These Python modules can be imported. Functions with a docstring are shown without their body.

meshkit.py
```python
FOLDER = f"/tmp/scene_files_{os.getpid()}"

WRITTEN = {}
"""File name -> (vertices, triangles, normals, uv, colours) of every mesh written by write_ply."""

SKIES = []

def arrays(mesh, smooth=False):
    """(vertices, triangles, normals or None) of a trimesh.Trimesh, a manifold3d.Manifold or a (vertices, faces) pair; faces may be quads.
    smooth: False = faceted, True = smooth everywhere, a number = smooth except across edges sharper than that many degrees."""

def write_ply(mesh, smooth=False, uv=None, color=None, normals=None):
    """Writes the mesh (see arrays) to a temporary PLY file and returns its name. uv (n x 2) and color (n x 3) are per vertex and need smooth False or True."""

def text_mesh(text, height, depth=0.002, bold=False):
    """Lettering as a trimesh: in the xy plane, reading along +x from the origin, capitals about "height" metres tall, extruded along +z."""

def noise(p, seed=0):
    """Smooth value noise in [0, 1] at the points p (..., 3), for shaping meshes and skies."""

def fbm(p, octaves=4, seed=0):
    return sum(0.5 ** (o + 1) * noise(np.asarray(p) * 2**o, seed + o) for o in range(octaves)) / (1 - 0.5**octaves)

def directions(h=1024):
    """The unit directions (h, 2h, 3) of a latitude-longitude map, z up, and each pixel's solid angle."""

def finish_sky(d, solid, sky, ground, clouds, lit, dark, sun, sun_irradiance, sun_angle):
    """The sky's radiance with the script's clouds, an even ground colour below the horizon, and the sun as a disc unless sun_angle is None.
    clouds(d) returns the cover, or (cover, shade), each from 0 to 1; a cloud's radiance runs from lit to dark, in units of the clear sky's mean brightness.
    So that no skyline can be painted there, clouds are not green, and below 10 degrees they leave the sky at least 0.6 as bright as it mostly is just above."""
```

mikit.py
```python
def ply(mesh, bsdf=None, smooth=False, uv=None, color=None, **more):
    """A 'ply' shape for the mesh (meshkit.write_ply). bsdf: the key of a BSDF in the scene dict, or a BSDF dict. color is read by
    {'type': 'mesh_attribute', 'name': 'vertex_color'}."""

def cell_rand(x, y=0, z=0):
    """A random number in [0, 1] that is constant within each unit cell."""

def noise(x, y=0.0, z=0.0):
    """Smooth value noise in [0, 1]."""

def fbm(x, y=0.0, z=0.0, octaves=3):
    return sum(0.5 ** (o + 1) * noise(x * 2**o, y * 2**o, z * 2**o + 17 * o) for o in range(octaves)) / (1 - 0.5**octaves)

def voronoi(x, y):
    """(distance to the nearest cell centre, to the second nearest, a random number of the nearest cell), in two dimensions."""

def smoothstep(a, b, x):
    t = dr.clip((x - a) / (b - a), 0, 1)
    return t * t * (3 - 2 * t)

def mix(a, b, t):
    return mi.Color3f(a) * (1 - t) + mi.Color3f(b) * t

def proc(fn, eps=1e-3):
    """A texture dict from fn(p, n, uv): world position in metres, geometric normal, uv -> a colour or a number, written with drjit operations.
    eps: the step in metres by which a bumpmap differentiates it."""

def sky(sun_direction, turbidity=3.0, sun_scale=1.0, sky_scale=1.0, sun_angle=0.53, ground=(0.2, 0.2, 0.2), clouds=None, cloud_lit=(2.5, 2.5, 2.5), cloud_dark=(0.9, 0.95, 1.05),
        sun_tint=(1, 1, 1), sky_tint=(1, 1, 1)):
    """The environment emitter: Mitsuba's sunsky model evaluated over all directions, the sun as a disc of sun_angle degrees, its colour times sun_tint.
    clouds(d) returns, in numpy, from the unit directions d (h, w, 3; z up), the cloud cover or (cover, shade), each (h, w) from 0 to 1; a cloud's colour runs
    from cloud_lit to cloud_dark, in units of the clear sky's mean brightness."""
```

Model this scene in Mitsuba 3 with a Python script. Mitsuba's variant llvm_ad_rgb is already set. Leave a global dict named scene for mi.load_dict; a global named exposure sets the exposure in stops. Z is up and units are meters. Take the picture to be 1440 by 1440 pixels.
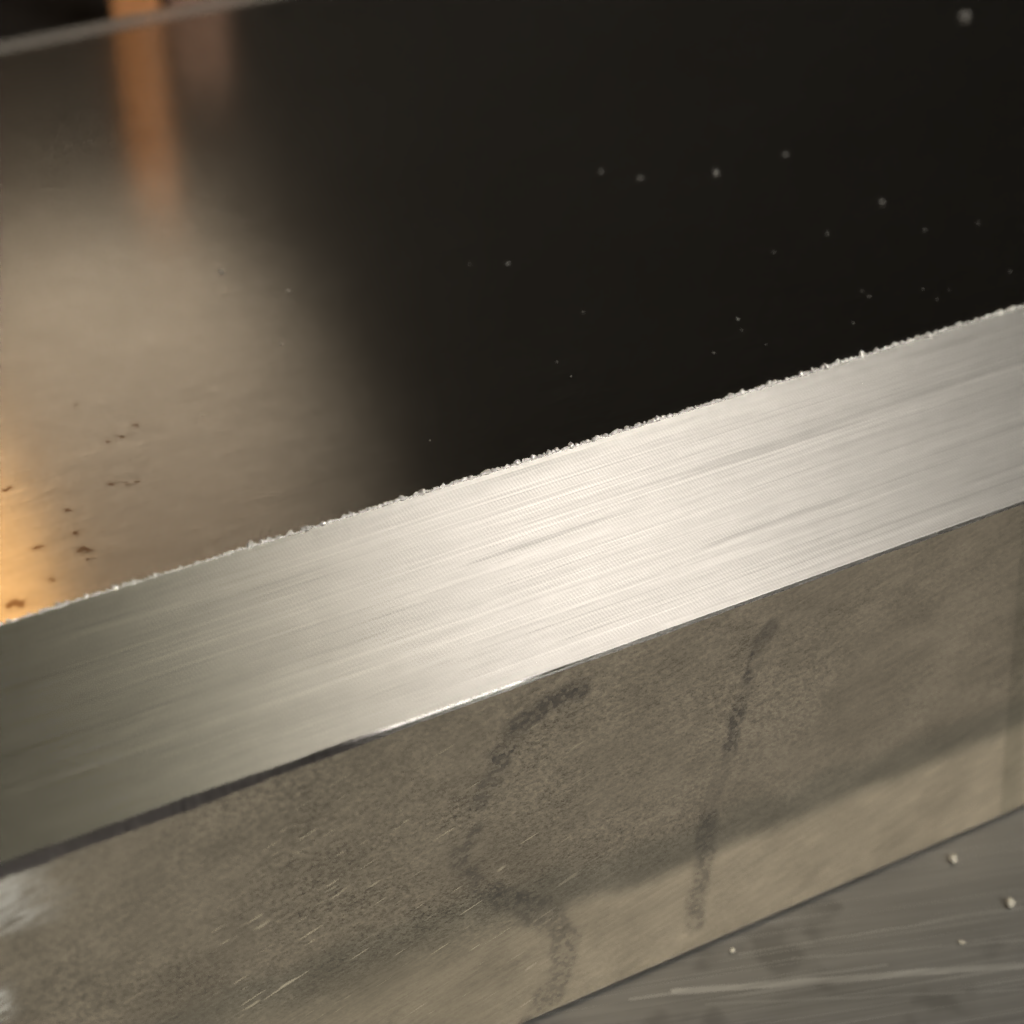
import math
import numpy as np
import trimesh
import drjit as dr
import mitsuba as mi
import mikit
from mikit import noise, fbm, smoothstep, mix, proc, cell_rand

scene, labels = {}, {}
T = mi.ScalarTransform4f
rng = np.random.default_rng(7)
MM = 1e-3

# ------------------------------------------------------------------ camera
# world: x runs along the ground edge, y away from the camera, z up; z = 0 is the polished top of the plate
CAM = np.array([-0.0362436, -0.0639387, 0.0483967])
FWD = np.array([0.4058882, 0.7160416, -0.5679253])
scene['camera'] = {
    'type': 'thinlens', 'fov': 26.99, 'fov_axis': 'x', 'near_clip': 0.005, 'far_clip': 20.0,
    'aperture_radius': 0.00072, 'focus_distance': 0.0885,
    'to_world': T().look_at(origin=CAM.tolist(), target=(CAM + FWD).tolist(), up=[0, 0, 1]),
}
exposure = 0.0

# ------------------------------------------------------------------ lamps (all outside the frame; tube, fill and hood lamps added)
KEY_POS, KEY_R, KEY_L = np.array([0.362, -0.140, 0.76]), 0.078, (10.0, 9.35, 8.6)
TUBE_A, TUBE_B, TUBE_L = np.array([0.50, -0.19, 0.86]), np.array([1.25, -0.12, 0.86]), (1.2, 1.16, 1.05)
FILL_POS, FILL_SIZE, FILL_L = np.array([0.05, -0.75, 0.42]), (0.34, 0.12), (48.0, 45.4, 40.6)
HOOD_LAMP_L = (310.0, 288.0, 256.0)
AMBER_L = (2.0, 1.1, 0.38)

# ------------------------------------------------------------------ helpers
def put(key, shape, label=None, category=None, group=None, kind=None):
    scene[key] = shape
    e = {}
    if label: e['label'] = label
    if category: e['category'] = category
    if group: e['group'] = group
    if kind: e['kind'] = kind
    if e: labels[key] = e

def meta(key, label, category, group=None):
    labels[key] = {'label': label, 'category': category}
    if group: labels[key]['group'] = group

def grid(o, u, v, nu=2, nv=2):
    """A flat sheet from o along u and v with metre uvs."""
    o, u, v = (np.asarray(a, float) for a in (o, u, v))
    s, t = np.meshgrid(np.linspace(0, 1, nu), np.linspace(0, 1, nv))
    P = o + s.reshape(-1, 1) * u + t.reshape(-1, 1) * v
    i = np.arange(nu * nv).reshape(nv, nu)
    F = np.stack([i[:-1, :-1], i[:-1, 1:], i[1:, 1:], i[1:, :-1]], -1).reshape(-1, 4)
    uv = np.stack([s.ravel() * np.linalg.norm(u), t.ravel() * np.linalg.norm(v)], -1)
    return (P, F), uv

def sheet(key, o, u, v, bsdf, **kw):
    m, uv = grid(o, u, v)
    put(key, mikit.ply(m, bsdf, uv=uv), **kw)

def frame(z):
    z = np.asarray(z, float) / np.linalg.norm(z)
    a = np.cross([0.0, 0.0, 1.0], z)
    if np.linalg.norm(a) < 1e-6: a = np.array([1.0, 0, 0])
    a /= np.linalg.norm(a)
    M = np.eye(4); M[:3, 0], M[:3, 1], M[:3, 2] = a, np.cross(z, a), z
    return M

def placed(mesh, pos, z):
    m = mesh.copy(); M = frame(z); M[:3, 3] = pos
    m.apply_transform(M); return m

def tube(a, b, r, n=20):
    a, b = np.asarray(a, float), np.asarray(b, float)
    m = trimesh.creation.cylinder(r, np.linalg.norm(b - a), sections=n)
    return placed(m, (a + b) / 2, b - a)

def rbox(ext, r):
    """A box with rounded edges (hull of eight balls)."""
    s = trimesh.creation.icosphere(2, r)
    h = np.asarray(ext) / 2 - r
    pts = np.concatenate([s.vertices + h * np.array(k) for k in np.ndindex(2, 2, 2) for k in [[2 * q - 1 for q in k]]])
    return trimesh.convex.convex_hull(pts)

# ------------------------------------------------------------------ plate dimensions (metres)
XL, XR = -0.10, 0.22
TH = math.radians(30)
BW, BH = 0.0077, 0.0077 * math.tan(TH)          # bevel run and drop
ZB = -0.0241                                     # underside
YF = 0.0523                                      # where the top ends at the far side
TABLE = ZB - 0.00004

# ------------------------------------------------------------------ materials
def seg_dist(px, pz, a, b):
    ax, az, bx, bz = a[0], a[1], b[0], b[1]
    dx, dz = bx - ax, bz - az
    t = dr.clip(((px - ax) * dx + (pz - az) * dz) / (dx * dx + dz * dz), 0, 1)
    return dr.sqrt(dr.square(px - ax - t * dx) + dr.square(pz - az - t * dz))

# hand-written marker strokes on the front face, in millimetres (x, z)
S_STROKE = [(-1.4, -5.9), (-2.6, -6.03), (-3.56, -6.3), (-4.3, -6.95), (-4.85, -8.1), (-5.35, -9.02), (-5.94, -9.9), (-6.52, -11.57), (-6.7, -12.87),
            (-5.99, -14.54), (-4.88, -15.65), (-3.5, -16.87), (-2.43, -18.13), (-1.75, -19.49), (-1.67, -21.04), (-2.27, -22.52), (-3.1, -23.66)]
ONE_STROKE = [(8.14, -6.35), (7.55, -6.95), (7.1, -9.08), (6.7, -10.26), (6.52, -11.82), (6.1, -13.46), (5.7, -14.9), (5.55, -16.8), (5.5, -18.48), (5.22, -20.52), (5.15, -22.3)]

def side_fields(p):
    x, z = p.x * 1000, p.z * 1000
    grain = fbm(x * 6.5 + z * 1.6, z * 9.0, 3.0, 3)
    fine = noise(x * 17.0 + z * 5, z * 19.0, 9.0)
    fibres = fbm((x + z * 0.25) * 0.9, (z - x * 0.22) * 9.0, 5.0, 3)
    # ---- ink
    wob = (fbm(x * 1.6, z * 1.6, 21.0, 2) - 0.5)
    dS = mi.Float(9)
    for a, b in zip(S_STROKE[:-1], S_STROKE[1:]): dS = dr.minimum(dS, seg_dist(x, z, a, b))
    dI = mi.Float(9)
    for a, b in zip(ONE_STROKE[:-1], ONE_STROKE[1:]): dI = dr.minimum(dI, seg_dist(x, z, a, b))
    wS = 0.60 + 0.22 * smoothstep(-15, -19, z)
    wI = 0.46 + 0.08 * smoothstep(-8, -22, z)
    inkS = smoothstep(1.3, 0.55, dS / wS + wob * 0.9)
    inkI = smoothstep(1.3, 0.55, dI / wI + wob * 0.9)
    blot = smoothstep(0.40, 0.60, fbm(x * 0.9 + 3, z * 0.75, 31.0, 2))
    worn = smoothstep(0.30, 0.62, fbm(x * 5.0, z * 5.5, 41.0, 2))
    low = smoothstep(-14.0, -17.5, z)
    upS = smoothstep(-7.6, -6.6, z)
    strength = (0.10 + 0.90 * blot) * (0.25 + 0.75 * worn) * (1 - low) + low * (0.30 + 0.36 * worn)
    ink = dr.clip((inkS * dr.maximum(strength, upS * (0.4 + 0.6 * worn)) + inkI * dr.maximum(strength, 0.13 + 0.20 * worn + 0.4 * smoothstep(-7.6, -6.6, z))), 0, 1)
    # ---- table reflection painted into the colour: light lower band, darker one above
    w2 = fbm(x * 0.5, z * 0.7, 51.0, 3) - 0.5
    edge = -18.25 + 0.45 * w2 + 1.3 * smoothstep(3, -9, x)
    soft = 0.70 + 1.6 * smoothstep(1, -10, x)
    refl_light = smoothstep(edge + soft, edge - soft, z) * (0.75 + 0.25 * smoothstep(-14, 0, x))
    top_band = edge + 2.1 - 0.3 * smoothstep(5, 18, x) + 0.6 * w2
    refl_dark = smoothstep(top_band + 0.9, top_band - 0.5, z) * (1 - refl_light)
    sx = x - 22.75 - (z + 17.3) * -0.10  # dark upright stripe near the right end
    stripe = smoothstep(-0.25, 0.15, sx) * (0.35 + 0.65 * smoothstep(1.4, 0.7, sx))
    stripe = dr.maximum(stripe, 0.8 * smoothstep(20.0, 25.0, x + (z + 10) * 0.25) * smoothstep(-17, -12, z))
    # ---- file marks that cut through to bright steel at the left
    m1 = smoothstep(-22.4, -24.6, x + (fibres - 0.5) * 5.0) * smoothstep(-7.9, -7.0, z + 0.12 * (x + 25)) * smoothstep(-4.4, -5.0, z)
    m2 = smoothstep(-25.1, -25.7, x + (fibres - 0.5) * 1.6) * smoothstep(-12.0, -11.2, z) * smoothstep(-9.6, -10.3, z)
    cut = dr.maximum(m1, m2) * (0.22 + 1.25 * smoothstep(0.38, 0.66, fibres))
    # ---- fine bright scratches
    q, r = (x + z * 0.22) * 0.55, (z - x * 0.30) * 4.6
    sc = smoothstep(0.80, 0.95, noise(q * 1.1, r * 2.2, 61.0)) * smoothstep(0.55, 0.8, noise(q * 2.3, r * 2.2, 67.0))
    zone = smoothstep(-19, -16, x) * smoothstep(2, -7, x) * smoothstep(-5, -8, z)
    scr = dr.clip(sc * (0.06 + 0.5 * zone), 0, 1)
    return x, z, grain, fine, fibres, ink, refl_light, refl_dark, stripe, dr.clip(cut, 0, 1), scr

def side_color(p, n, uv):
    x, z, grain, fine, fibres, ink, refl_light, refl_dark, stripe, cut, scr = side_fields(p)
    c = mix((0.172, 0.150, 0.115), (0.245, 0.214, 0.170), smoothstep(-12, 10, x) * 0.7 + 0.3 * fbm(x * 0.25, z * 0.25, 71.0, 2))
    up = 1 - 0.75 * smoothstep(-15, -18.5, z)
    c = c * (1 + up * (0.80 * (grain - 0.5) + 0.30 * (fine - 0.5)) * (0.25 + 1.4 * fbm(x * 0.3, z * 0.4, 81.0, 2)) * (1 - 0.55 * smoothstep(6, 18, x)) + 0.30 * (fibres - 0.5) + 0.30 * (fbm(x * 0.6, z * 0.8, 91.0, 3) - 0.5) + 0.35 * (fbm(x * 0.22, z * 0.3, 95.0, 3) - 0.5))
    c = mix(c, c * mi.Color3f(0.80, 0.83, 0.84), refl_dark)
    c = mix(c, c * mi.Color3f(1.66, 1.65, 1.60), refl_light)
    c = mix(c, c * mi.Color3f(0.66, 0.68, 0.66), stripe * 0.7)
    c = mix(c, mi.Color3f(0.44, 0.435, 0.41) * (0.75 + 0.5 * fibres), cut * 0.85)
    c = mix(c, mi.Color3f(0.62, 0.57, 0.44), scr)
    c = mix(c, mi.Color3f(0.03, 0.03, 0.034), dr.clip(ink * (0.28 + 0.68 * grain) * (1 - 0.30 * smoothstep(-7.5, -9, z) * smoothstep(-14.5, -13, z) * smoothstep(2, 0, x)), 0, 0.8))
    return dr.clip(c, 0.01, 0.95)

def side_height(p, n, uv):
    x, z = p.x * 1000, p.z * 1000
    up = 1 - 0.8 * smoothstep(-15, -18.5, z)
    return up * (fbm(x * 6.5 + z * 1.6, z * 9.0, 3.0, 3) + 0.35 * noise(x * 13.0 + z * 5, z * 11.0, 9.0)) + 0.5 * fbm((x + z * 0.25) * 0.9, (z - x * 0.22) * 9.0, 5.0, 3)

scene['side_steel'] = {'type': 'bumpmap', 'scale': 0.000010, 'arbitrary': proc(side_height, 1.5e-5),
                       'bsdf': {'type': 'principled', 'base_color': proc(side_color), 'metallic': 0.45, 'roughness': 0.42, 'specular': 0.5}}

def top_tint(p, n, uv):
    x, y = p.x * 1000, p.y * 1000
    # brownish rust pits near the front left, faint handling film elsewhere
    c = mix((0.59, 0.56, 0.515), (0.53, 0.50, 0.455), fbm(x * 0.10, y * 0.16, 1.0, 3))
    streak = fbm((x + y * 0.15) * 0.8, (y - x * 0.02) * 9.0, 4.0, 3)
    c = c * (0.74 + 0.30 * streak + 0.24 * noise((x + y * 0.1) * 1.2, y * 21.0, 24.0))
    pit = mi.Float(0)
    for (a, b, s) in RUST:
        s = s * 0.88
        wx, wy = (fbm(x * 4, y * 4, 5.0, 3) - 0.5) * 0.5, (fbm(x * 4, y * 4, 8.0, 3) - 0.5) * 0.45
        d = dr.sqrt(dr.square((x - a + wx + 0.25 * (y - b)) / (s * 1.05)) + dr.square((y - b + wy) / (s * 0.95)))
        pit = dr.maximum(pit, dr.maximum(smoothstep(1.1, 0.55, d), 0.22 * smoothstep(2.4, 0.8, d)))
    return dr.clip(mix(c, mi.Color3f(0.17, 0.10, 0.055), pit * 0.85), 0.01, 0.95)

RUST = [(-17.24, 4.22, .22), (-17.46, 3.07, .27), (-18.98, 4.09, .22), (-19.14, 1.77, .2), (-17.02, 5.9, .17), (-14.76, 6.85, .16), (-14.31, 6.6, .1), (-13.83, 6.56, .14), (-13.79, 10.0, .17),
        (-13.17, 10.03, .2), (-12.24, 10.54, .22), (-14.05, 13.4, .2), (-16.29, 3.84, .1), (-17.51, 2.28, .15), (-18.72, 8.62, .2), (-20.9, 1.0, .35), (-11.0, 10.9, .1)]

def top_height(p, n, uv):
    x, y = p.x * 1000, p.y * 1000
    a = fbm((x + y * 0.12) * 1.1, (y - x * 0.02) * 11.0, 14.0, 2)
    b = noise((x - y * 0.2) * 0.8, (y + x * 0.03) * 17.0, 19.0)
    return a + 0.5 * b

scene['polished_steel'] = {'type': 'bumpmap', 'scale': 0.0000007, 'arbitrary': proc(top_height, 1.2e-5),
                           'bsdf': {'type': 'roughconductor', 'distribution': 'ggx', 'alpha_u': 0.018, 'alpha_v': 0.028, 'material': 'none', 'specular_reflectance': proc(top_tint)}}

def bevel_coords(p):
    x = p.x * 1000
    v = -p.y * 1000 / math.cos(TH)               # distance from the edge down the bevel
    return x, v

def bevel_fields(p):
    x, v = bevel_coords(p)
    bend = v * 0.21 + 0.006 * v * v              # cutter marks lean a little
    per = 0.152
    lines = dr.sin((x - bend) * (2 * math.pi / per) + 0.8 * noise(x * 0.7, v * 1.5, 3.0))
    amp = 0.55 + 0.45 * smoothstep(0.3, 0.7, fbm(x * 0.12, v * 3.6, 7.0, 3))
    streak = fbm((x + 0.1 * v) * 0.13, v * 6.5, 11.0, 4)
    hair = noise(x * 0.9, v * 17.0, 15.0)
    return x, v, lines * amp, streak, hair

def bevel_tint(p, n, uv):
    x, v, lines, streak, hair = bevel_fields(p)
    k = 0.80 + 0.19 * (streak - 0.5) + 0.10 * (hair - 0.5) + 0.11 * (smoothstep(0.70, 0.88, noise(x * 0.07, v * 9.0, 43.0)) - 1.1 * smoothstep(0.74, 0.9, noise(x * 0.09 + 4, v * 11.0, 47.0))) + 0.05 * (noise(x * 0.4, v * 36.0, 33.0) - 0.5) + 0.085 * lines
    c = mi.Color3f(0.80, 0.775, 0.725) * k
    return dr.clip(mix(c, c * mi.Color3f(0.95, 0.94, 0.79), smoothstep(-2, -22, x)), 0.02, 0.97)  # fade of the highlight to the left, put partly into the tint

def bevel_height(p, n, uv):
    x, v, lines, streak, hair = bevel_fields(p)
    return 0.27 * lines + 0.22 * streak + 0.22 * hair + 0.12 * noise(x * 0.35, v * 34.0, 29.0)

scene['ground_steel'] = {'type': 'bumpmap', 'scale': 0.0000020, 'arbitrary': proc(bevel_height, 1.0e-5),
                         'bsdf': {'type': 'blendbsdf', 'weight': 0.12,
                                  'bsdf_0': {'type': 'roughconductor', 'distribution': 'beckmann', 'alpha_u': 0.082, 'alpha_v': 0.18, 'material': 'none', 'specular_reflectance': proc(bevel_tint)},
                                  'bsdf_1': {'type': 'roughconductor', 'distribution': 'ggx', 'alpha_u': 0.20, 'alpha_v': 0.33, 'material': 'none', 'specular_reflectance': proc(bevel_tint)}}}

def lip_height(p, n, uv):
    x = p.x * 1000
    return dr.sin(x * (2 * math.pi / 0.152)) + noise(x * 9, p.z * 9000, 3.0)

scene['lip_steel'] = {'type': 'bumpmap', 'scale': 0.0000012, 'arbitrary': proc(lip_height, 1.0e-5),
                      'bsdf': {'type': 'roughconductor', 'distribution': 'beckmann', 'alpha_u': 0.16, 'alpha_v': 0.10, 'material': 'none', 'specular_reflectance': proc(lambda p, n, uv: mix((0.21, 0.195, 0.195), (0.62, 0.615, 0.60), smoothstep(-13, -4, p.x * 1000)))}}  # left end coloured darker in place of a dark reflection
scene['far_steel'] = {'type': 'principled', 'base_color': {'type': 'rgb', 'value': [0.45, 0.435, 0.41]}, 'metallic': 0.55, 'roughness': 0.30}
scene['burr_steel'] = {'type': 'twosided', 'bsdf': {'type': 'principled', 'base_color': {'type': 'rgb', 'value': [0.93, 0.92, 0.89]}, 'metallic': 0.50, 'roughness': 0.48, 'specular': 0.6}}

def table_color(p, n, uv):
    x, y = p.x * 1000, p.y * 1000
    s = (y + 8.9) - (x - 5) * -0.32              # scratches run askew to the plate
    q = x * 0.9 - y * 0.3
    c = mix((0.228, 0.226, 0.216), (0.30, 0.298, 0.288), fbm(x * 0.12, s * 0.5, 4.0, 3))
    c = c * (0.80 + 0.24 * fbm(q * 0.25, s * 1.6, 9.0, 4) + 0.20 * noise(q * 0.16, s * 9.0, 15.0))
    c = mix(c, mi.Color3f(0.135, 0.133, 0.127), 0.5 * smoothstep(0.58, 0.75, fbm(x * 0.35, y * 0.35, 13.0, 3)))
    def scratch(a, b, w, k):
        d = seg_dist(x, y + (noise(x * 0.8, y * 0.8, 2.0) - 0.5) * 0.12, a, b)
        return k * smoothstep(w, w * 0.5, d) * (0.25 + 0.75 * fbm(x * 0.45, s * 5.0, 6.0, 3))
    m = dr.maximum(scratch((3.2, -9.3), (20.5, -16.9), 0.26, 0.95), scratch((1.2, -8.7), (12.5, -12.7), 0.12, 0.5))
    m = dr.maximum(m, scratch((7.0, -8.8), (22.5, -13.6), 0.08, 0.45))
    m = dr.maximum(m, scratch((9.0, -10.3), (19.0, -14.6), 0.10, 0.35))
    m = dr.maximum(m, scratch((4.0, -10.6), (20.0, -18.4), 0.10, 0.30))
    m = dr.maximum(m, 0.30 * smoothstep(0.80, 0.93, noise(q * 0.10, s * 11.0, 33.0)))
    return dr.clip(mix(c, mi.Color3f(0.56, 0.56, 0.54), m), 0.01, 0.95)

scene['table_steel'] = {'type': 'bumpmap', 'scale': 0.00001, 'arbitrary': proc(lambda p, n, uv: fbm(p.x * 500 + p.y * 160, (p.y + p.x * 0.32) * 2000, 3.0, 3), 2e-5),
                        'bsdf': {'type': 'principled', 'base_color': proc(table_color), 'metallic': 0.55, 'roughness': 0.38}}
scene['chip_metal'] = {'type': 'twosided', 'bsdf': {'type': 'principled', 'base_color': {'type': 'rgb', 'value': [0.60, 0.57, 0.49]}, 'metallic': 0.2, 'roughness': 0.35}}
scene['grit'] = {'type': 'twosided', 'bsdf': {'type': 'principled', 'base_color': {'type': 'rgb', 'value': [0.19, 0.187, 0.178]}, 'metallic': 0.0, 'roughness': 0.6}}
scene['shade_black'] = {'type': 'principled', 'base_color': proc(lambda p, n, uv: mix((0.012, 0.010, 0.009), (0.022, 0.019, 0.016), fbm(p.x * 400, p.y * 400, 0, 2))), 'roughness': 0.8, 'specular': 0.2}
scene['near_black'] = {'type': 'principled', 'base_color': proc(lambda p, n, uv: mix((0.030, 0.026, 0.020), (0.05, 0.045, 0.035), fbm(p.x * 5, p.z * 5, p.y * 5, 3))), 'roughness': 0.7}
scene['wall_paint'] = {'type': 'principled', 'base_color': proc(lambda p, n, uv: mix((0.066, 0.058, 0.050), (0.094, 0.098, 0.096), fbm(p.x * 3, p.z * 3, p.y * 3, 3))), 'roughness': 0.8}
scene['orange_paint'] = {'type': 'principled', 'base_color': proc(lambda p, n, uv: mix((0.60, 0.275, 0.12), (0.54, 0.24, 0.095), fbm(p.x * 80, p.y * 80, p.z * 30, 2))), 'roughness': 0.4}
scene['brown_paint'] = {'type': 'principled', 'base_color': proc(lambda p, n, uv: mix((0.33, 0.195, 0.145), (0.28, 0.165, 0.12), fbm(p.x * 80, p.y * 80, p.z * 30, 2))), 'roughness': 0.5}
scene['beige_paint'] = {'type': 'principled', 'base_color': proc(lambda p, n, uv: mix((0.235, 0.215, 0.187), (0.19, 0.174, 0.150), fbm(p.x * 12, p.y * 12, p.z * 12, 3))), 'roughness': 0.6}
scene['lamp_black'] = {'type': 'twosided', 'bsdf': {'type': 'principled', 'base_color': {'type': 'rgb', 'value': [0.03, 0.03, 0.03]}, 'roughness': 0.5}}

# ------------------------------------------------------------------ setting
def slab(key, x0, x1, y0, y1, z0, z1, bsdf, **kw):
    m = trimesh.creation.box([x1 - x0, y1 - y0, z1 - z0]); m.apply_translation([(x0 + x1) / 2, (y0 + y1) / 2, (z0 + z1) / 2])
    put(key, mikit.ply(m, bsdf), **kw)

slab('table', -0.6, 1.4, -0.20, 1.1, TABLE - 0.03, TABLE, 'table_steel', kind='structure')
slab('back_wall', -2.0, 3.0, 1.1, 1.15, -0.9, 1.9, 'wall_paint', kind='structure')

# ------------------------------------------------------------------ the steel plate
meta('steel_plate', 'thick dark polished steel plate with bright ground slope and black marker strokes on the front', 'steel plate')
sheet('steel_plate__top_face', [XL, 0, 0], [XR - XL, 0, 0], [0, YF, 0], 'polished_steel', label='dark mirror-polished top face')

# bevel and the narrow lip under it: the lip narrows towards the right
nx = 1601
xs = np.linspace(XL, XR, nx)
lip = np.interp(xs, [-0.10, -0.026, -0.016, -0.009, -0.003, 0.02, 0.22], [0.00066, 0.00058, 0.00044, 0.00029, 0.00021, 0.00018, 0.00018])
lip = lip * (1 + 0.10 * np.convolve(rng.normal(0, 1, nx + 8), np.ones(9) / 3, 'valid'))
LA1 = np.radians(np.interp(xs, [-0.10, -0.0135, -0.0095, -0.004, 0.000, 0.22], [69.5, 69.5, 59.5, 59.5, 79, 79]))   # its upper third is rolled over along the middle
LA2 = np.radians(np.interp(xs, [-0.10, -0.012, -0.004, 0.22], [69.5, 69.5, 79, 79]))
yb = -(BW - lip * (0.35 / np.tan(LA1) + 0.65 / np.tan(LA2))); zb = yb * math.tan(TH)
zl = zb - lip
def strip(rows):
    """rows: list of (n x 3) polylines; returns mesh and metre uvs."""
    P = np.concatenate(rows); k = len(rows)
    i = np.arange(k * nx).reshape(k, nx)
    F = np.stack([i[1:, :-1], i[1:, 1:], i[:-1, 1:], i[:-1, :-1]], -1).reshape(-1, 4)
    v = np.concatenate([np.zeros((1, nx)), np.cumsum([np.linalg.norm(b - a, axis=1) for a, b in zip(rows[:-1], rows[1:])], axis=0)])
    uv = np.stack([np.tile(xs, k), -v.ravel()], -1)
    return (P, F), uv
row = lambda y, z: np.stack([xs, np.broadcast_to(y, xs.shape), np.broadcast_to(z, xs.shape)], -1)
m, uv = strip([row(0, 0), row(yb, zb)])
put('steel_plate__bevel', mikit.ply(m, 'ground_steel', uv=uv), label='bright freshly ground slope with fine cutter marks')
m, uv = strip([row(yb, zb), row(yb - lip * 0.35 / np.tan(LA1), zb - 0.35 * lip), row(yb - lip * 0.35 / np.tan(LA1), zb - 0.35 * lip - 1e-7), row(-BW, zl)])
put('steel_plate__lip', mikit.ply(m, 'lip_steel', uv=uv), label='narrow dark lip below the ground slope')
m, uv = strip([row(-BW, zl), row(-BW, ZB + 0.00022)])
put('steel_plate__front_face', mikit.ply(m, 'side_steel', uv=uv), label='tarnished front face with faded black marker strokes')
m, uv = strip([row(-BW, ZB + 0.00022), row(-BW + 0.0003, ZB)])
put('steel_plate__bottom_edge', mikit.ply(m, 'near_black', uv=uv))  # contact shadow at the foot, given as near-black colour
FT = math.radians(8)
fy, fz = 0.0031, -0.0031 * math.tan(FT)
sheet('steel_plate__far_edge', [XL, YF, 0], [XR - XL, 0, 0], [0, fy, fz], 'far_steel', label='pale blurred strip along the far edge of the top')
sheet('steel_plate__back_face', [XL, YF + fy, fz], [XR - XL, 0, 0], [0, 0, ZB - fz], 'near_black')
for s, X in ((0, XL), (1, XR)):
    prof = np.array([[0, 0], [YF, 0], [YF + fy, fz], [YF + fy, ZB], [-BW, ZB], [-BW, -BH - 0.0006]])
    P = np.concatenate([[prof.mean(0)], prof])
    V = np.stack([np.full(len(P), X), P[:, 0], P[:, 1]], -1)
    F = np.array([[0, 1 + i, 1 + (i + 1) % len(prof)] for i in range(len(prof))])
    put('steel_plate__end_face' + ('_001' if s else ''), mikit.ply((V, F), {'type': 'twosided', 'bsdf': {'type': 'ref', 'id': 'far_steel'}}))

# the burr that grinding left along the edge: ragged bright crumbs
parts = []
x = -0.040
while x < 0.060:
    left = np.clip((0.000 - x) / 0.02, 0, 1)
    x += rng.uniform(0.05, 0.16) * MM * (1 + 0.9 * left * rng.random())
    big = rng.random() < 0.22
    r = (rng.uniform(0.09, 0.14) if big else rng.uniform(0.04, 0.09)) * MM
    b = trimesh.creation.icosphere(0 if rng.random() < 0.6 else 1, 1.0)
    b.vertices *= 1 + rng.normal(0, 0.10, (len(b.vertices), 1))
    b.vertices *= np.array([r * rng.uniform(0.8, 1.5), r * rng.uniform(0.7, 1.1), r * rng.uniform(0.7, 1.2)])
    b.apply_transform(trimesh.transformations.random_rotation_matrix(rng.random(3)))
    b.apply_translation([x, rng.uniform(-0.01, 0.05) * MM, r * 0.6 + rng.uniform(-0.02, 0.03) * MM])
    parts.append(b)
n = 900                                           # a thin torn ridge joining them
bx = np.linspace(-0.04, 0.06, n)
top = np.abs(rng.normal(0, 0.022, n)) * MM + 0.004 * MM
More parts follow.
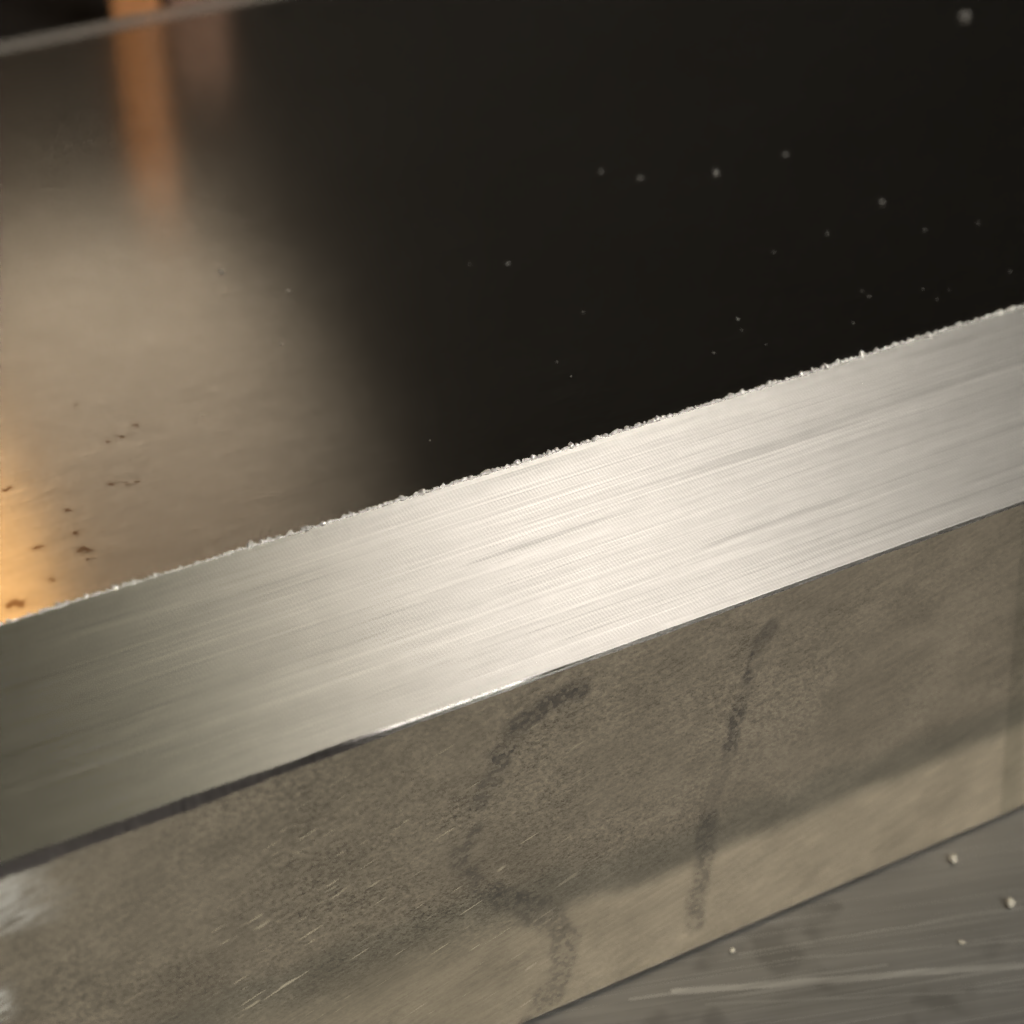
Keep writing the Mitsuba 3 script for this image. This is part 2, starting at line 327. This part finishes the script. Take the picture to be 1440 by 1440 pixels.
V = np.concatenate([np.stack([bx, np.full(n, -0.012 * MM), np.full(n, -0.012 * MM)], -1), np.stack([bx, rng.normal(0.02, 0.02, n) * MM, top], -1), np.stack([bx, np.full(n, 0.07 * MM), np.full(n, 0.0)], -1)])
i = np.arange(n - 1)
F = np.concatenate([np.stack([a + i, a + i + 1, a + n + i + 1], -1) for a in (0, n)] + [np.stack([a + i, a + n + i + 1, a + n + i], -1) for a in (0, n)])
parts.append(trimesh.Trimesh(V, F, process=False))
put('steel_plate__burr', mikit.ply(trimesh.util.concatenate(parts), 'burr_steel', smooth=False), label='ragged sparkling burr along the ground edge', kind='stuff')

# ------------------------------------------------------------------ grit on the polished top, chips on the table
SPECKS = [(47.77, 29.22, .34), (19.01, 20.13, .16), (22.72, 18.7, .17), (27.17, 18.74, .14), (28.15, 11.76, .17), (17.65, 21.77, .12), (23.69, 10.34, .09), (28.1, 8.28, .1), (30.89, 7.58, .09),
          (19.44, 2.59, .06), (21.59, 4.23, .07), (21.64, 4.84, .06), (24.19, 2.44, .06), (25.3, 2.92, .05), (15.01, 5.48, .07), (14.62, 4.57, .05), (14.84, 2.97, .045), (12.37, 3.5, .075),
          (5.76, 4.9, .06), (8.48, 15.38, .09), (-2.05, 3.34, .06), (5.84, 6.27, .06), (9.19, 9.55, .07), (-4.18, 13.75, .1), (-3.8, 21.36, .12), (-1.79, 18.12, .09), (-9.57, 9.87, .06),
          (20.32, 10.1, .07), (24.2, 3.55, .06), (28.94, 2.88, .05), (6.88, 16.29, .07)]
SPECK_LABELS = {0: 'largest, most blurred grit speck, in the far upper right corner of the polished top', 4: 'pale grit speck standing alone, brightest of those on the right of the black top',
                20: 'tiny bright speck on the brownish top, just behind the burr where the glow ends', 23: 'small grit speck at the right rim of the beige glow',
                24: 'grit speck on the right shoulder of the beige glow, farthest back of the three there', 26: 'single bright golden speck in the middle of the pale reflection, left part of the top'}
def crumb(r, flat=0.7):
    b = trimesh.creation.icosphere(2, 1.0)
    d = np.sin(b.vertices @ rng.normal(0, 2.2, (3, 4)) + rng.uniform(0, 6, 4)).sum(1, keepdims=True)
    b.vertices *= 1 + 0.10 * d
    b.vertices *= np.array([r * rng.uniform(0.9, 1.5), r * rng.uniform(0.7, 1.0), r * flat])
    b.apply_transform(trimesh.transformations.rotation_matrix(rng.uniform(0, 6.28), [0, 0, 1]))
    return b
for k, (a, b, r) in enumerate(SPECKS):
    r *= MM
    c = crumb(r * 0.78, rng.uniform(0.5, 0.9)); c.apply_translation([a * MM, b * MM, -c.bounds[0, 2] - r * 0.05])
    put('grit_speck' + (f'_{k:03d}' if k else ''), mikit.ply(c, 'grit', smooth=35),
        label=SPECK_LABELS.get(k, 'tiny pale speck of grit lying on the near-black part of the polished top'), category='speck', group='grit specks scattered on the polished top')
CHIPS = [(19.49, -8.88, .26, 'dull yellowish chip on the grey table close below the plate, farthest of the chips'), (19.89, -12.57, .24, 'bright whitish chip on the grey table at the right, biggest and brightest'),
         (16.32, -13.38, .14, 'small pale chip on the grey table just above the broad scratch'), (6.82, -8.56, .13, 'smallest pale chip on the table, leftmost beside the foot of the plate')]
for k, (a, b, r, lab) in enumerate(CHIPS):
    r *= MM
    c = crumb(r, 0.85); c.apply_translation([a * MM, b * MM, TABLE - c.bounds[0, 2] - r * 0.03])
    put('metal_chip' + (f'_{k:03d}' if k else ''), mikit.ply(c, 'chip_metal', smooth=35), label=lab, category='metal chip', group='chips on the table')

# ------------------------------------------------------------------ behind the plate: blurred posts, with added shapes for shade and mirrored glow
H2 = np.array([0.4931333, 0.8699538]); R2 = np.array([0.8699538, -0.4931333])
def out(az, dist, z):
    """A point at this bearing (degrees to the right of the camera's heading), this far off and this high."""
    a = math.radians(az); q = CAM[:2] + dist * (H2 * math.cos(a) + R2 * math.sin(a))
    return np.array([q[0], q[1], z])

dark_sheet = trimesh.creation.box([0.5, 0.36, 0.004]); dark_sheet.apply_translation([0.06, 0.245, TABLE + 0.002])  # dark sheet added in place of the shaded table behind
put('shade_sheet', mikit.ply(dark_sheet, 'shade_black'), label='black sheet added for the shade behind the plate, out of focus', category='dark_sheet')

def post(key, az, dist, w, z1, bsdf, label):
    p = out(az, dist, 0)
    m = rbox([w, w, z1 - TABLE - 0.004], w * 0.18)
    m.apply_transform(trimesh.transformations.rotation_matrix(math.atan2(H2[1], H2[0]) - math.pi / 2, [0, 0, 1]))
    m.apply_translation([p[0], p[1], (z1 + TABLE + 0.004) / 2])
    put(key, mikit.ply(m, bsdf, smooth=40), label=label, category='post')
post('orange_post', -10.45, 0.166, 0.0036, 0.0330, 'orange_paint', 'blurred orange post standing behind the plate')
post('brown_post', -8.75, 0.175, 0.0046, 0.0255, 'brown_paint', 'blurred reddish brown post behind the plate, right of the orange post')

# added beige hood, raked right edge, lit by an added lamp for the glow
hl, hr = np.array([R2[0], R2[1], 0]), np.array([H2[0], H2[1], 0])
V = []
for az_l, az_r, z, rise in ((-13.8, -10.8, 0.206, 0.17), (-23, -10.2, 0.325, 0.10), (-23, -7.5, 0.55, 0.0)):
    for az, sgn in ((az_l, -1), (az_r, 1)):
        q = out(az, 0.50, z)
        for t in np.radians([0, 12, 24, 36, 48, 60, 75, 90]):
            V.append(q + hl * sgn * 0.062 * math.sin(t) + hr * 0.11 * (1 - math.cos(t)) + np.array([0, 0, rise * (1 - math.cos(t))]))
hood = trimesh.convex.convex_hull(np.array(V))
put('glow_hood', mikit.ply(hood, 'beige_paint', smooth=50), label='added beige hood shaped to mirror as a pale glow in the polished top', category='added hood')

def lamp(key, pos, aim, r, L, label, ring=None):
    """A round reflector lamp: shade, stem and a glowing diffuser."""
    pos, aim = np.asarray(pos, float), np.asarray(aim, float)
    z = (aim - pos) / np.linalg.norm(aim - pos)
    meta(key, label, 'lamp')
    prof = np.array([[0.12, -1.15], [0.35, -1.1], [0.75, -0.6], [1.08, 0.05], [1.04, 0.05], [0.7, -0.55], [0.3, -1.0], [0.0, -1.02]]) * r
    put(key + '__shade', mikit.ply(placed(trimesh.creation.revolve(prof, sections=48), pos, z), 'lamp_black', smooth=40))
    d = trimesh.creation.cylinder(r, 0.004 * r / 0.06, sections=64)
    put(key + '__diffuser', mikit.ply(placed(d, pos, z), 'lamp_black', emitter={'type': 'area', 'radiance': {'type': 'rgb', 'value': list(L)}}))
    put(key + '__stem', mikit.ply(tube(pos - z * r * 1.1, pos - z * r * 1.1 + np.array([0, 0, 0.3 if z[2] < 0 else -0.12]), r * 0.08), 'lamp_black', smooth=40))

lamp('work_lamp', KEY_POS, [0, -0.004, -0.002], KEY_R, KEY_L, 'round work lamp hanging above the plate')
lamp('added_hood_lamp', out(-11.2, 0.455, 0.118), out(-11.0, 0.50, 0.215), 0.017, HOOD_LAMP_L, 'small added lamp lighting the beige hood')  # unseen lamp added to brighten the hood
# amber lamp
meta('amber_lamp', 'amber lamp mirrored as an orange glow at the left of the polished top', 'lamp')
p = out(-20.2, 0.36, 0.0)
m = tube([p[0], p[1], 0.196], [p[0], p[1], 0.46], 0.0315, 40)
put('amber_lamp__glass', mikit.ply(m, 'lamp_black', smooth=40, emitter={'type': 'area', 'radiance': {'type': 'rgb', 'value': list(AMBER_L)}}))
put('amber_lamp__cap', mikit.ply(tube([p[0], p[1], 0.46], [p[0], p[1], 0.50], 0.04, 40), 'lamp_black', smooth=40))
put('amber_lamp__stem', mikit.ply(tube([p[0], p[1], 0.50], [p[0], p[1], 1.0], 0.006), 'lamp_black', smooth=40))
# added fill: a tube over the right and a broad panel over the camera
meta('fill_tube', 'long added fill tube above the right of the table', 'lamp')
put('fill_tube__tube', mikit.ply(tube(TUBE_A, TUBE_B, 0.06, 32), 'lamp_black', smooth=40, emitter={'type': 'area', 'radiance': {'type': 'rgb', 'value': list(TUBE_L)}}))
put('fill_tube__housing', mikit.ply(tube(TUBE_A + [0, 0, 0.09], TUBE_B + [0, 0, 0.09], 0.03), 'lamp_black', smooth=40))
meta('fill_panel', 'broad added fill light above and in front of the plate', 'lamp')
z = np.array([0, -0.008, -0.014]) - FILL_POS
b = trimesh.creation.box([FILL_SIZE[0], FILL_SIZE[1], 0.004])
put('fill_panel__diffuser', mikit.ply(placed(b, FILL_POS, z), 'lamp_black', emitter={'type': 'area', 'radiance': {'type': 'rgb', 'value': list(FILL_L)}}))
b = trimesh.creation.box([FILL_SIZE[0] + 0.03, FILL_SIZE[1] + 0.03, 0.03])
put('fill_panel__housing', mikit.ply(placed(b, FILL_POS - z / np.linalg.norm(z) * 0.02, z), 'lamp_black'))
